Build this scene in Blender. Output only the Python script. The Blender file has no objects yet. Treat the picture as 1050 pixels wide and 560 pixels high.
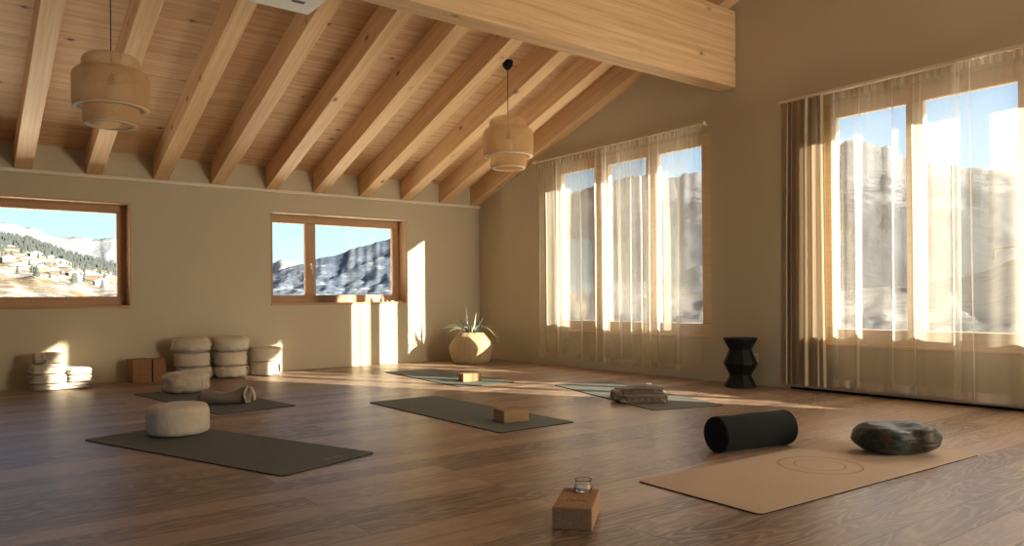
import bpy, math, random
from mathutils import Vector, Matrix, noise

random.seed(7)
SC = bpy.context.scene
COL = SC.collection
PI = math.pi

# ------------------------------------------------------------------ helpers
def tag(o, label=None, cat=None, group=None, kind=None):
    if label: o['label'] = label
    if cat: o['category'] = cat
    if group: o['group'] = group
    if kind: o['kind'] = kind
    return o

def thing(name, label, cat, loc=(0, 0, 0), rz=0, group=None):
    o = bpy.data.objects.new(name, None)
    COL.objects.link(o)
    o.location = loc
    o.rotation_euler = (0, 0, rz)
    o.empty_display_size = .05
    return tag(o, label, cat, group)

def copy_tree(o, parent=None):
    c = o.copy()
    COL.objects.link(c)
    if parent is not None: c.parent = parent
    for ch in list(o.children): copy_tree(ch, c)
    return c

class MB:
    def __init__(s): s.v = []; s.f = []; s.uv = {}
    def add(s, vs, fs):
        b = len(s.v); s.v += [tuple(v) for v in vs]
        s.f += [tuple(b + i for i in f) for f in fs]
        return b
    def box(s, x0, x1, y0, y1, z0, z1):
        if x0 > x1: x0, x1 = x1, x0
        if y0 > y1: y0, y1 = y1, y0
        if z0 > z1: z0, z1 = z1, z0
        s.add([(x0,y0,z0),(x1,y0,z0),(x1,y1,z0),(x0,y1,z0),(x0,y0,z1),(x1,y0,z1),(x1,y1,z1),(x0,y1,z1)],
              [(0,3,2,1),(4,5,6,7),(0,1,5,4),(1,2,6,5),(2,3,7,6),(3,0,4,7)])
        return s
    def prism(s, pts, axis, a, b):
        # polygon pts (2D) extruded along axis from a to b ; axis 0: pts=(y,z), 1: (x,z), 2: (x,y)
        n = len(pts)
        def P(p, t):
            return {0: (t, p[0], p[1]), 1: (p[0], t, p[1]), 2: (p[0], p[1], t)}[axis]
        vs = [P(p, a) for p in pts] + [P(p, b) for p in pts]
        fs = [tuple(range(n))[::-1], tuple(range(n, 2*n))]
        fs += [(i, (i+1) % n, n+(i+1) % n, n+i) for i in range(n)]
        s.add(vs, fs); return s
    def lathe(s, prof, seg=32, cx=0, cy=0, cap=True, uvh=False):
        vs = []
        for r, z in prof:
            for k in range(seg):
                a = 2*PI*k/seg
                vs.append((cx + r*math.cos(a), cy + r*math.sin(a), z))
        fs = []
        for i in range(len(prof)-1):
            for k in range(seg):
                k2 = (k+1) % seg
                fs.append((i*seg+k, i*seg+k2, (i+1)*seg+k2, (i+1)*seg+k))
        if cap:
            fs.append(tuple(range(seg))[::-1])
            fs.append(tuple((len(prof)-1)*seg + k for k in range(seg)))
        s.add(vs, fs); return s
    def tube(s, pts, r, seg=8, cap=True):
        pts = [Vector(p) for p in pts]; n = len(pts); vs = []
        rr = r if isinstance(r, (list, tuple)) else [r]*n
        up = Vector((0, 0, 1))
        t0 = (pts[1]-pts[0]).normalized()
        a = t0.cross(up)
        if a.length < .05: a = t0.cross(Vector((1, 0, 0)))
        a.normalize()
        for i, p in enumerate(pts):
            t = (pts[min(i+1, n-1)] - pts[max(i-1, 0)]).normalized()
            a = (a - t*a.dot(t)).normalized(); b = t.cross(a)
            for k in range(seg):
                an = 2*PI*k/seg
                vs.append(p + (a*math.cos(an) + b*math.sin(an))*rr[i])
        fs = [(i*seg+k, i*seg+(k+1) % seg, (i+1)*seg+(k+1) % seg, (i+1)*seg+k) for i in range(n-1) for k in range(seg)]
        if cap: fs += [tuple(range(seg))[::-1], tuple((n-1)*seg+k for k in range(seg))]
        s.add(vs, fs); return s
    def grid(s, fn, nu, nv, closeu=False):
        vs = [fn(i/nu, j/nv) for j in range(nv+1) for i in range(nu if closeu else nu+1)]
        w = nu if closeu else nu+1
        fs = []
        for j in range(nv):
            for i in range(nu):
                i2 = (i+1) % w if closeu else i+1
                fs.append((j*w+i, j*w+i2, (j+1)*w+i2, (j+1)*w+i))
        s.add(vs, fs); return s
    def build(s, name, m, parent=None, smooth=False, loc=None, bevel=0, angle=None):
        me = bpy.data.meshes.new(name)
        me.from_pydata(s.v, [], s.f)
        me.validate(); me.update()
        if m: me.materials.append(m)
        if smooth:
            me.polygons.foreach_set('use_smooth', [True]*len(me.polygons))
        o = bpy.data.objects.new(name, me)
        COL.objects.link(o)
        if parent is not None: o.parent = parent
        if loc: o.location = loc
        if smooth and angle:
            me.set_sharp_from_angle(angle=math.radians(angle))
        if bevel:
            b = o.modifiers.new('bevel', 'BEVEL'); b.width = bevel; b.segments = 2; b.limit_method = 'ANGLE'
        return o

def fbm(x, y, z=0, oct=4, h=1.0):
    return noise.fractal(Vector((x, y, z)), h, 2.0, oct)

# ------------------------------------------------------------------ materials
class NT:
    def __init__(s, name):
        s.m = bpy.data.materials.new(name); s.m.use_nodes = True
        s.t = s.m.node_tree; s.t.nodes.clear()
        s.out = s.n('ShaderNodeOutputMaterial')
    def n(s, ty, **kw):
        nd = s.t.nodes.new(ty)
        for k, v in kw.items():
            if k.startswith('i_'):
                nd.inputs[k[2:].replace('_', ' ')].default_value = v
            else: setattr(nd, k, v)
        return nd
    def l(s, a, b): s.t.links.new(a, b)
    def set(s, sock, v):
        if hasattr(v, 'is_output'): s.l(v, sock)
        else: sock.default_value = v
    def math(s, op, a, b=0.0, c=None, clamp=False):
        nd = s.n('ShaderNodeMath', operation=op); nd.use_clamp = clamp
        s.set(nd.inputs[0], a); s.set(nd.inputs[1], b)
        if c is not None: s.set(nd.inputs[2], c)
        return nd.outputs[0]
    def mix(s, f, a, b, mode='MIX'):
        nd = s.n('ShaderNodeMix', data_type='RGBA', blend_type=mode)
        s.set(nd.inputs[0], f)
        for i, v in ((6, a), (7, b)):
            if isinstance(v, tuple) and len(v) == 3: v = (*v, 1)
            s.set(nd.inputs[i], v)
        return nd.outputs[2]
    def ramp(s, f, stops, interp='LINEAR'):
        nd = s.n('ShaderNodeValToRGB'); cr = nd.color_ramp; cr.interpolation = interp
        while len(cr.elements) < len(stops): cr.elements.new(.5)
        for e, (p, c) in zip(cr.elements, stops):
            e.position = p
            if not isinstance(c, tuple): c = (c, c, c)
            e.color = (*c, 1)
        s.l(f, nd.inputs[0]); return nd.outputs[0]
    def coord(s, which='Object'):
        return s.n('ShaderNodeTexCoord').outputs[which]
    def mapping(s, v, scale=(1, 1, 1), loc=(0, 0, 0), rot=(0, 0, 0)):
        nd = s.n('ShaderNodeMapping'); s.l(v, nd.inputs[0])
        s.set(nd.inputs[1], loc); nd.inputs[2].default_value = rot; nd.inputs[3].default_value = scale
        return nd.outputs[0]
    def noise(s, v, scale=5, detail=3, rough=.5, dist=0):
        nd = s.n('ShaderNodeTexNoise'); s.l(v, nd.inputs['Vector'])
        nd.inputs['Scale'].default_value = scale; nd.inputs['Detail'].default_value = detail
        nd.inputs['Roughness'].default_value = rough; nd.inputs['Distortion'].default_value = dist
        return nd.outputs[0]
    def bump(s, h, strength=.3, dist=.01):
        nd = s.n('ShaderNodeBump'); s.l(h, nd.inputs['Height'])
        nd.inputs['Strength'].default_value = strength; nd.inputs['Distance'].default_value = dist
        return nd.outputs[0]
    def bsdf(s, color, rough=.6, spec=.3, normal=None, **kw):
        nd = s.n('ShaderNodeBsdfPrincipled')
        if isinstance(color, tuple) and len(color) == 3: color = (*color, 1)
        s.set(nd.inputs['Base Color'], color); s.set(nd.inputs['Roughness'], rough)
        s.set(nd.inputs['Specular IOR Level'], spec)
        if normal is not None: s.l(normal, nd.inputs['Normal'])
        for k, v in kw.items(): s.set(nd.inputs[k.replace('_', ' ')], v)
        return nd.outputs[0]
    def done(s, sh):
        s.l(sh, s.out.inputs[0]); return s.m

def vscale(c, k): return tuple(min(1, x*k) for x in c)

def m_plain(name, col, rough=.6, spec=.3, nscale=30, amt=.12, bump=.15, **kw):
    t = NT(name); c = t.coord()
    f = t.noise(c, nscale, 4, .6)
    colr = t.mix(f, vscale(col, 1-amt), vscale(col, 1+amt))
    return t.done(t.bsdf(colr, rough, spec, t.bump(f, bump, .004), **kw))

def m_plaster(name, col):
    t = NT(name); c = t.coord()
    a = t.noise(c, 1.3, 3, .5); b = t.noise(c, 140, 3, .6)
    colr = t.mix(a, vscale(col, .95), vscale(col, 1.05))
    return t.done(t.bsdf(colr, .85, .15, t.bump(b, .12, .003)))

def m_fabric(name, col, weave=500, rough=.9, amt=.18, bump=.35, sheen=.2, patch=9):
    t = NT(name); c = t.coord()
    a = t.noise(c, patch, 4, .6); b = t.noise(c, weave*.35, 2, .6)
    colr = t.mix(t.math('MULTIPLY_ADD', a, .6, t.math('MULTIPLY', b, .4)), vscale(col, 1-amt), vscale(col, 1+amt))
    h = t.math('MULTIPLY_ADD', b, .4, a)
    return t.done(t.bsdf(colr, rough, .1, t.bump(h, bump, .006), Sheen_Weight=sheen))

def m_spruce(name, light, dark, knots=2.3, axis=0, rough=.55, ring=1.0, seed_random=True, bands=0.0):
    # pale softwood: streaks along the local x axis with scattered knots
    t = NT(name); c = t.coord()
    if seed_random:
        rnd = t.n('ShaderNodeObjectInfo').outputs['Random']
        off = t.n('ShaderNodeCombineXYZ')
        t.l(t.math('MULTIPLY', rnd, 37.0), off.inputs[0]); t.l(t.math('MULTIPLY', rnd, 11.0), off.inputs[1])
        va = t.n('ShaderNodeVectorMath', operation='ADD'); t.l(c, va.inputs[0]); t.l(off.outputs[0], va.inputs[1])
        c = va.outputs[0]
    sc = [28, 28, 28]; sc[axis] = .9
    a = t.noise(t.mapping(c, tuple(sc)), 1.0, 4, .6, .6)
    sc2 = [3, 3, 3]; sc2[axis] = .5
    b = t.noise(t.mapping(c, tuple(sc2)), 1.0, 2, .5, .2)
    sck = [1, 1, 1]; sck[axis] = .55
    vor = t.n('ShaderNodeTexVoronoi'); vor.inputs['Scale'].default_value = knots
    t.l(t.mapping(c, tuple(sck)), vor.inputs['Vector'])
    kn = t.ramp(vor.outputs['Distance'], [(.0, 1.0), (.05, .85), (.085, .25), (.16, 0.0)])
    sel = t.n('ShaderNodeSeparateColor'); t.l(vor.outputs['Color'], sel.inputs[0])
    kn = t.math('MULTIPLY', kn, t.math('GREATER_THAN', sel.outputs[0], .25))
    a = t.ramp(a, [(.36, 0.0), (.66, 1.0)])
    f = t.math('ADD', t.math('MULTIPLY', a, .60*ring), t.math('MULTIPLY', b, .55))
    f = t.math('SUBTRACT', f, .10)
    colr = t.mix(t.math('MINIMUM', f, 1.0), light, dark)
    colr = t.mix(kn, colr, (.10, .045, .02))
    return t.done(t.bsdf(colr, rough, .25, t.bump(a, .1, .003)))

M = {}
M['wall'] = m_plaster('wall_plaster', (.52, .45, .32))
M['wall_dark'] = m_plaster('wall_clay_dark', (.20, .155, .105))  # unseen walls made dark to cut the light they bounce back
M['trimw'] = m_plain('trim_paint', (.72, .64, .52), .6)
M['rafter'] = m_spruce('spruce_rafter', (.78, .55, .32), (.58, .355, .175), knots=4.2)
M['beam'] = m_spruce('spruce_glulam', (.66, .46, .265), (.42, .255, .125), knots=4.4)
M['board'] = m_spruce('spruce_board', (.76, .54, .33), (.46, .28, .145), knots=4.6, rough=.65, seed_random=False)
M['winwood'] = m_spruce('larch_frame', (.52, .32, .17), (.38, .21, .10), knots=.6, axis=0, rough=.45)
M['winwood_v'] = m_spruce('larch_frame_upright', (.52, .32, .17), (.38, .21, .10), knots=.6, axis=2, rough=.45)
M['winpale'] = m_spruce('pale_frame', (.66, .49, .31), (.55, .38, .22), knots=.6, axis=1, rough=.5)
M['metal'] = m_plain('brushed_metal', (.55, .55, .54), .3, .5, 200, .05, .05, Metallic=1.0)
M['darkmetal'] = m_plain('dark_metal', (.03, .03, .03), .45, .4)
M['black'] = m_plain('black_paint', (.005, .005, .005), .55, .15, 60, .1, .05)
M['whiteplastic'] = m_plain('white_plastic', (.72, .70, .66), .4, .4)
M['greyplastic'] = m_plain('grey_plastic', (.55, .53, .49), .5, .3)
M['vent'] = m_plain('vent_dark', (.05, .05, .05), .6, .2)

def m_floor():
    t = NT('oak_planks'); c = t.coord()
    sep = t.n('ShaderNodeSeparateXYZ'); t.l(c, sep.inputs[0])
    br = t.n('ShaderNodeTexBrick'); br.offset = .37; br.offset_frequency = 3; br.squash = 1
    t.l(c, br.inputs['Vector'])
    br.inputs['Color1'].default_value = (0, 0, 0, 1); br.inputs['Color2'].default_value = (1, 1, 1, 1)
    br.inputs['Mortar'].default_value = (.5, .5, .5, 1)
    br.inputs['Scale'].default_value = 1; br.inputs['Mortar Size'].default_value = .0022
    br.inputs['Mortar Smooth'].default_value = .3; br.inputs['Bias'].default_value = 0
    br.inputs['Brick Width'].default_value = 2.1; br.inputs['Row Height'].default_value = .165
    rnd = t.n('ShaderNodeSeparateColor'); t.l(br.outputs['Color'], rnd.inputs[0]); rnd = rnd.outputs[0]
    off = t.n('ShaderNodeCombineXYZ')
    t.l(t.math('MULTIPLY', rnd, 53.0), off.inputs[0]); t.l(t.math('MULTIPLY', rnd, 17.0), off.inputs[1]); t.l(t.math('MULTIPLY', rnd, 29.0), off.inputs[2])
    va = t.n('ShaderNodeVectorMath', operation='ADD'); t.l(c, va.inputs[0]); t.l(off.outputs[0], va.inputs[1]); v = va.outputs[0]
    # cathedral grain: contour lines of a stretched noise field
    fld = t.noise(t.mapping(v, (1.1, 7.5, 1)), 1.0, 2, .45, .35)
    lines = t.math('FRACT', t.math('MULTIPLY', fld, 17.0))
    lines = t.ramp(lines, [(0, 0.0), (.35, .15), (.75, 1.0), (.9, .25), (1, 0.0)])
    fine = t.noise(t.mapping(v, (3, 160, 1)), 1.0, 3, .6)
    tone = t.noise(t.mapping(v, (.8, 2.0, 1)), 1.0, 2, .5)
    col = t.ramp(t.math('MULTIPLY_ADD', rnd, .72, t.math('MULTIPLY', tone, .30)),
                 [(.15, (.105, .063, .040)), (.42, (.205, .128, .083)), (.68, (.32, .212, .142)), (.92, (.43, .295, .205))])
    col = t.mix(t.math('MULTIPLY', lines, .68), col, (.52, .39, .285))
    col = t.mix(t.math('MULTIPLY', fine, .5), col, (.075, .045, .032))
    col = t.mix(t.math('MULTIPLY', br.outputs['Fac'], .9), col, (.03, .018, .012))
    h = t.math('SUBTRACT', t.math('MULTIPLY_ADD', lines, .3, t.math('MULTIPLY', fine, .3)), t.math('MULTIPLY', br.outputs['Fac'], 1.2))
    ro = t.math('MULTIPLY_ADD', fine, .16, .30)
    return t.done(t.bsdf(col, ro, .36, t.bump(h, .22, .003)))
M['floor'] = m_floor()

def m_glass():
    t = NT('window_glass')
    fr = t.n('ShaderNodeFresnel'); fr.inputs[0].default_value = 1.45
    tr = t.n('ShaderNodeBsdfTransparent'); tr.inputs[0].default_value = (.95, .965, .96, 1)
    gl = t.n('ShaderNodeBsdfGlossy'); gl.inputs['Roughness'].default_value = .02
    mx = t.n('ShaderNodeMixShader'); t.l(t.math('MULTIPLY', fr.outputs[0], .6), mx.inputs[0]); t.l(tr.outputs[0], mx.inputs[1]); t.l(gl.outputs[0], mx.inputs[2])
    return t.done(mx.outputs[0])
M['glass'] = m_glass()

def m_sheer(name, t0, col, weave=True, translucent=.55):
    # thin voile: the more obliquely the cloth is crossed, the more thread is in the way
    t = NT(name)
    lw = t.n('ShaderNodeLayerWeight'); lw.inputs[0].default_value = .5
    cs = t.math('MAXIMUM', t.math('SUBTRACT', 1.0, lw.outputs['Facing']), .12)
    T = t.math('POWER', t0, t.math('DIVIDE', 1.0, cs))
    c = t.coord()
    n1 = t.noise(t.mapping(c, (1, 60, 60)), 4.0, 2, .5)
    T = t.math('MULTIPLY', T, t.math('MULTIPLY_ADD', n1, .2, .9), clamp=True)
    tr = t.n('ShaderNodeBsdfTransparent')
    di = t.n('ShaderNodeBsdfDiffuse'); di.inputs[0].default_value = (*col, 1)
    tl = t.n('ShaderNodeBsdfTranslucent'); tl.inputs[0].default_value = (*vscale(col, 1.0), 1)
    m1 = t.n('ShaderNodeMixShader'); m1.inputs[0].default_value = translucent
    t.l(di.outputs[0], m1.inputs[1]); t.l(tl.outputs[0], m1.inputs[2])
    m2 = t.n('ShaderNodeMixShader'); t.l(T, m2.inputs[0]); t.l(m1.outputs[0], m2.inputs[1]); t.l(tr.outputs[0], m2.inputs[2])
    return t.done(m2.outputs[0])
M['sheer'] = m_sheer('sheer_voile', .77, (.80, .74, .62), translucent=.70)
M['sheer_hem'] = m_sheer('sheer_voile_doubled', .50, (.74, .66, .54), translucent=.5)
M['linen'] = m_sheer('linen_drape', .12, (.44, .35, .245), translucent=.30)

# ------------------------------------------------------------------ room shell
S = .347                      # roof pitch (rise per metre)
RB = 2.183                    # underside of rafters at the back wall
RIDGE_Y, FRONT_Y, LEFT_X = -8.5, -11.6, -9.5
RH = .262                     # vertical height of a rafter
WT = .35                      # wall thickness
WR = .09                      # the light timber wall with the curtains
def under(y):                 # rafter underside height
    return RB - S*y if y > RIDGE_Y else RB - S*RIDGE_Y - S*(RIDGE_Y - y)
def roof(y): return under(y) + RH

struct = lambda o: tag(o, kind='structure')

fl = MB(); fl.box(LEFT_X-WT, WT, FRONT_Y-WT, WT, -.2, 0)
struct(fl.build('floor', M['floor']))

def wall_with_holes(a0, a1, holes, top, axis, p0, p1, brk=()):
    m = MB()
    xs = sorted(set([a0, a1] + [h[0] for h in holes] + [h[1] for h in holes] + list(brk)))
    for u0, u1 in zip(xs, xs[1:]):
        hs = sorted([h for h in holes if h[0] <= u0+1e-6 and h[1] >= u1-1e-6], key=lambda h: h[2])
        z = 0.0
        for h in hs:
            m.prism([(u0, z), (u1, z), (u1, h[2]), (u0, h[2])], axis, p0, p1); z = h[3]
        m.prism([(u0, z), (u1, z), (u1, top(u1)), (u0, top(u0))], axis, p0, p1)
    return m

W1 = (-7.3, -4.568, .81, 1.912)
W2 = (-3.05, -1.197, .815, 1.912)
W3 = (-4.09, -1.66, .45, 2.525)
W4 = (-7.90, -5.29, .43, 2.525)
W5 = (-10.90, -10.0, 3.36, 3.86)
W7 = (-1.45, -.05, .12, 2.6)
W6 = (-11.0, -5.2, .4, 2.7)
struct(wall_with_holes(LEFT_X-WT, 0, [W1, W2], lambda x: roof(0), 1, 0, WT).build('wall_back', M['wall']))
struct(wall_with_holes(FRONT_Y-WT, WT, [W3, W4, W5], roof, 0, 0, WR, [RIDGE_Y, 0]).build('wall_right', M['wall']))
struct(wall_with_holes(FRONT_Y-WT, 0, [W6], roof, 0, LEFT_X-WT, LEFT_X, [RIDGE_Y]).build('wall_left', M['wall_dark']))
struct(wall_with_holes(LEFT_X, 0, [W7], lambda x: roof(FRONT_Y), 1, FRONT_Y-WT, FRONT_Y).build('wall_front', M['wall_dark']))
c = MB()
for ya, yb in ((WT+.5, RIDGE_Y), (RIDGE_Y, FRONT_Y-WT-.3)):
    c.prism([(ya, roof(ya)), (yb, roof(yb)), (yb, roof(yb)+.18), (ya, roof(ya)+.18)], 0, LEFT_X-WT-.4, WT+.4)
struct(c.build('ceiling', M['board']))
t_ = MB(); t_.box(LEFT_X, 0, -.035, 0, 2.146, 2.183)
struct(t_.build('trim_1', M['trimw'], bevel=.003))
e_ = MB(); e_.box(WR, .60, -8.6, -1.2, 2.632, 2.67)
struct(e_.build('trim_2', M['rafter']))      # sunshade board over the two curtained windows, outside
b_ = MB(); b_.box(-.028, 0, FRONT_Y, -4.98, .022, .052)
bb = struct(b_.build('baseboard_right', M['metal'], bevel=.004))
b2 = MB(); b2.box(-.016, 0, FRONT_Y, -4.98, 0, .022); b2.build('shadow_gap', M['black'], bb)  # black strip painted in for the shade under the rail

# rafters: local x runs up the slope
ang = math.atan(S)
RW = .155
rx = [-6.77, -6.15, -5.535, -4.912, -4.262, -3.655, -3.022, -2.43, -1.81, -1.205, -.602, -.078]
order = ['beyond the hanging lamp', 'left edge']
L = (0 - RIDGE_Y)/math.cos(ang) - .06
hn = RH*math.cos(ang)
rm = MB(); rm.box(0, L, -RW/2, RW/2, 0, hn)
first = None
ordinal = ['first', 'second', 'third', 'fourth', 'fifth', 'sixth', 'seventh', 'eighth', 'ninth', 'tenth', 'eleventh', 'twelfth']
for i, x in enumerate(reversed(rx)):
    if first is None:
        o = first = rm.build('rafter', M['rafter'], bevel=.004)
    else:
        o = first.copy(); COL.objects.link(o)
    # local +x -> world (0,-cos,sin)
    ex = Vector((0, -math.cos(ang), math.sin(ang))); ez = Vector((0, math.sin(ang), math.cos(ang))); ey = ez.cross(ex)
    mt = Matrix((ex, ey, ez)).transposed().to_4x4()
    mt.translation = Vector((x, -.002, RB + .002*S))
    o.matrix_world = mt
    lab = ('spruce rafter running up the gable against the right wall' if i == 0 else
           '%s sloping spruce rafter counted from the gable wall with the curtains' % ordinal[i])
    tag(o, lab, 'rafter', 'sloping spruce rafters', 'thing')

# the big glued purlin carrying the rafters
yb0, yb1 = -4.407, -4.21
bm = MB(); bm.box(LEFT_X+.0, -.004, -.0985, .0985, 2.893, under(yb1)-.006)
bo = bm.build('roof_beam', M['beam'], loc=(0, (yb0+yb1)/2, 0), bevel=.005)
tag(bo, 'massive deep spruce beam crossing the room under the rafters', 'beam', kind='thing')

# ------------------------------------------------------------------ windows
def window(idx, axis, a0, a1, z0, z1, d0, wood, wood_v, posts, fw=.10, handle=None, ops=()):
    """frame set into an opening; axis 1: back wall (u = x, depth = y), axis 0: right wall (u = y, depth = x)"""
    root = struct(bpy.data.objects.new('window_%d' % idx, None)); COL.objects.link(root)
    def B(m, u0, u1, e0, e1, za, zb):
        if axis == 1: m.box(u0, u1, e0, e1, za, zb)
        else: m.box(e0, e1, u0, u1, za, zb)
    d1 = d0 + (.07 if axis == 1 else .055)
    m = MB()
    B(m, a0, a1, d0, d1, z0, z0+fw); B(m, a0, a1, d0, d1, z1-fw, z1)
    m.build('frame', wood, root, bevel=.006)
    m = MB(); B(m, a0, a0+fw, d0+.001, d1-.001, z0+fw, z1-fw); B(m, a1-fw, a1, d0+.001, d1-.001, z0+fw, z1-fw)
    m.build('frame_upright', wood_v, root, bevel=.006)
    edges = [a0+fw] 
    for p0, p1 in posts:
        m = MB(); B(m, p0, p1, d0-.004, d1, z0+fw, z1-fw); m.build('mullion', wood_v, root, bevel=.006)
        edges += [p0, p1]
    edges.append(a1-fw)
    for k in range(0, len(edges), 2):
        m = MB(); B(m, edges[k], edges[k+1], d0+.03, d0+.034, z0+fw, z1-fw)
        m.build('pane', M['glass'], root)
    # sill
    m = MB(); B(m, a0, a1, -.012, d0, z0-.022, z0+.003)
    m.build('sill', wood, root, bevel=.004)
    if handle:
        u, hz, sgn = handle
        m = MB(); B(m, u-.014, u+.014, d0-.012, d0, hz-.035, hz+.035)
        h = m.build('handle', M['metal'] if axis == 1 else M['darkmetal'], root, bevel=.003)
        m = MB()
        if axis == 1:
            m.tube([(u, d0-.01, hz), (u, d0-.05, hz), (u, d0-.055, hz-.03), (u, d0-.055, hz-.12)], .008)
        else:
            m.tube([(d0-.01, u, hz+.06), (d0-.055, u, hz+.06), (d0-.06, u+.03, hz+.06), (d0-.06, u+.16, hz+.05), (d0-.06, u+.165, hz-.03)], .011)
        m.build('lever', M['metal'] if axis == 1 else M['darkmetal'], h, True)
    return root

w1 = window(1, 1, W1[0], W1[1], W1[2], W1[3], .18, M['winwood'], M['winwood_v'], [])
jm = MB(); jm.box(W1[1]-.012, W1[1], .0, .18, W1[2], W1[3]); jm.build('reveal_lining', M['winwood_v'], w1)
jm = MB(); jm.box(W1[0], W1[1]-.012, .0, .18, W1[3]-.012, W1[3]); jm.build('reveal_lining', M['winwood'], w1)
lt = MB(); lt.box(W1[1]-.055, W1[1]-.04, .165, .18, .85, .92); lt.build('latch', M['metal'], w1, bevel=.002)
w2 = window(2, 1, W2[0], W2[1], W2[2], W2[3], .20, M['winwood'], M['winwood_v'], [(-2.53, -2.40)], handle=(-2.465, 1.28, 1))
jm = MB(); jm.box(W2[1]-.012, W2[1], .0, .20, W2[2], W2[3]); jm.build('reveal_lining', M['winwood_v'], w2)
w3 = window(3, 0, W3[0], W3[1], W3[2], W3[3], .01, M['winpale'], M['winpale'], [(-3.38, -3.21), (-2.62, -2.39)], fw=.125)
w4 = window(4, 0, W4[0], W4[1], W4[2], W4[3], .01, M['winpale'], M['winpale'], [(-6.95, -6.811), (-6.153, -6.017)], fw=.13, handle=(-6.83, 1.13, 1))
w5 = window(5, 0, W5[0], W5[1], W5[2], W5[3], .02, M['winpale'], M['winpale'], [], fw=.03)
w6r = struct(bpy.data.objects.new('window_6', None)); COL.objects.link(w6r)  # unseen opening added to carry the left fill lamp
m = MB()
for y in (W6[0], -9.1, -7.2, W6[1]-.08): m.box(LEFT_X-.2, LEFT_X-.12, y, y+.08, W6[2], W6[3])
m.box(LEFT_X-.2, LEFT_X-.12, W6[0], W6[1], W6[2], W6[2]+.08); m.box(LEFT_X-.2, LEFT_X-.12, W6[0], W6[1], W6[3]-.08, W6[3])
m.build('frame', M['winpale'], w6r)
m = MB(); m.box(LEFT_X-.17, LEFT_X-.166, W6[0]+.08, W6[1]-.08, W6[2]+.08, W6[3]-.08); m.build('pane', M['glass'], w6r)

w7r = struct(bpy.data.objects.new('window_7', None)); COL.objects.link(w7r)  # made-up opening that houses the front fill lamp
m = MB()
for x in (W7[0], W7[1]-.08): m.box(x, x+.08, FRONT_Y-.1, FRONT_Y-.02, W7[2], W7[3])
m.box(W7[0], W7[1], FRONT_Y-.1, FRONT_Y-.02, W7[2], W7[2]+.08); m.box(W7[0], W7[1], FRONT_Y-.1, FRONT_Y-.02, W7[3]-.08, W7[3])
m.build('frame', M['winpale'], w7r)
m = MB(); m.box(W7[0], W7[1], FRONT_Y-.22, FRONT_Y-.20, W7[2], W7[3]); m.build('white_blind', M['whiteplastic'], w7r)  # opaque sheet added behind the lamp to keep the sun out

# ------------------------------------------------------------------ curtains
def curtain(name, label, y0, y1, z0, z1, folds, amp, seed, mat, hemmat, spread=0.0, xoff=-.105, header=.06, hem=.07, group=None, topamp=.55, shift=0.0, nu=None, pleats=0):
    """y0 > y1 : y0 the end nearer the corner"""
    rs = random.Random(seed)
    ph = [rs.uniform(0, 6.28) for _ in range(8)]
    nu = nu or int(abs(y1-y0)/.006)
    Wd = abs(y1-y0)
    pl_ = [(rs.uniform(.04, .96), rs.uniform(.012, .024), rs.choice((-1, 1))*rs.uniform(.5, 1.0), rs.uniform(-.02, .02)) for _ in range(int(pleats))]
    def fn(za, zb, dx=0.0):
        def f(u, v):
            z = za + (zb-za)*v
            h = (z1-z)/(z1-z0)                       # 0 top .. 1 bottom
            w = 2*PI*folds*u + 1.5*math.sin(2*PI*1.3*u+ph[1]) + .8*math.sin(2*PI*3.1*u+ph[4]) + .5*h*math.sin(2*PI*u+ph[5])
            big = math.sin(w+ph[2]) + .35*math.sin(2*w+ph[3]+.6*h)
            a = amp*(topamp + (1-topamp)*min(1, h*2.2))*(.75+.25*math.sin(2*PI*2.4*u+ph[6]))
            edge = min(1, min(u, 1-u)*Wd/.07+.12)
            fold = a*big*edge
            for pu, pw, ps, pd in pl_:
                q = (u-pu-pd*h)*Wd/pw
                if abs(q) < 3: fold += .030*ps*math.exp(-q*q)*(.35+.65*min(1, h*3))
            pin = math.exp(-h*16)*.009*math.sin(2*PI*u*Wd/.055+ph[6])
            yy = y0 + (y1-y0)*u
            yc = (y0+y1)/2
            yy += (yy-yc)*spread*h + shift*h
            return (xoff + fold + pin + dx, yy, z + .005*math.sin(w*.5+ph[7])*(h > .97))
        return f
    root = thing(name, label, 'curtain', group=group)
    # carried in local coordinates about its own top centre
    ox, oy, oz = xoff, (y0+y1)/2, z1
    root.location = (ox, oy, oz)
    def sub(nm, za, zb, mt, nv):
        m = MB(); m.grid(fn(za, zb), nu, nv)
        m.v = [(x-ox, y-oy, z-oz) for x, y, z in m.v]
        o = m.build(nm, mt, root, True); return o
    sub('cloth', z0+hem, z1-header, mat, 44)
    sub('header_tape', z1-header, z1, hemmat, 4)
    sub('hem', z0, z0+hem, hemmat, 3)
    return root

def rod(name, label, y0, y1, z, x, r, mat, brackets, flat=False):
    root = thing(name, label, 'curtain rail', (x, (y0+y1)/2, z))
    cy = (y0+y1)/2
    m = MB()
    if flat: m.box(-.022, .022, y0-cy, y1-cy, -.012, .012); m.build('rail', mat, root, bevel=.003)
    else: m.tube([(0, y0-cy, 0), (0, y1-cy, 0)], r, 10); m.build('rail', mat, root, True, angle=40)
    for b in brackets:
        m = MB(); m.box(0, -x, b-cy-.008, b-cy+.008, -.005, .011 if flat else .005); m.build('bracket', mat, root)
    for e in (y0, y1):
        m = MB(); m.lathe([(r*1.0, -.014), (r*1.9, -.01), (r*2.0, .01), (r*1.0, .014)], 10)
        m.v = [(a, e-cy+zz, b) for a, b, zz in m.v]
        m.build('end_cap', mat, root, True)
    return root
rod('curtain_rod', 'slim pale curtain rod above the three-pane window near the plant', -1.40, -4.10, 2.592, -.105, .010, M['trimw'], (-1.5, -2.65, -4.05))
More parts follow.
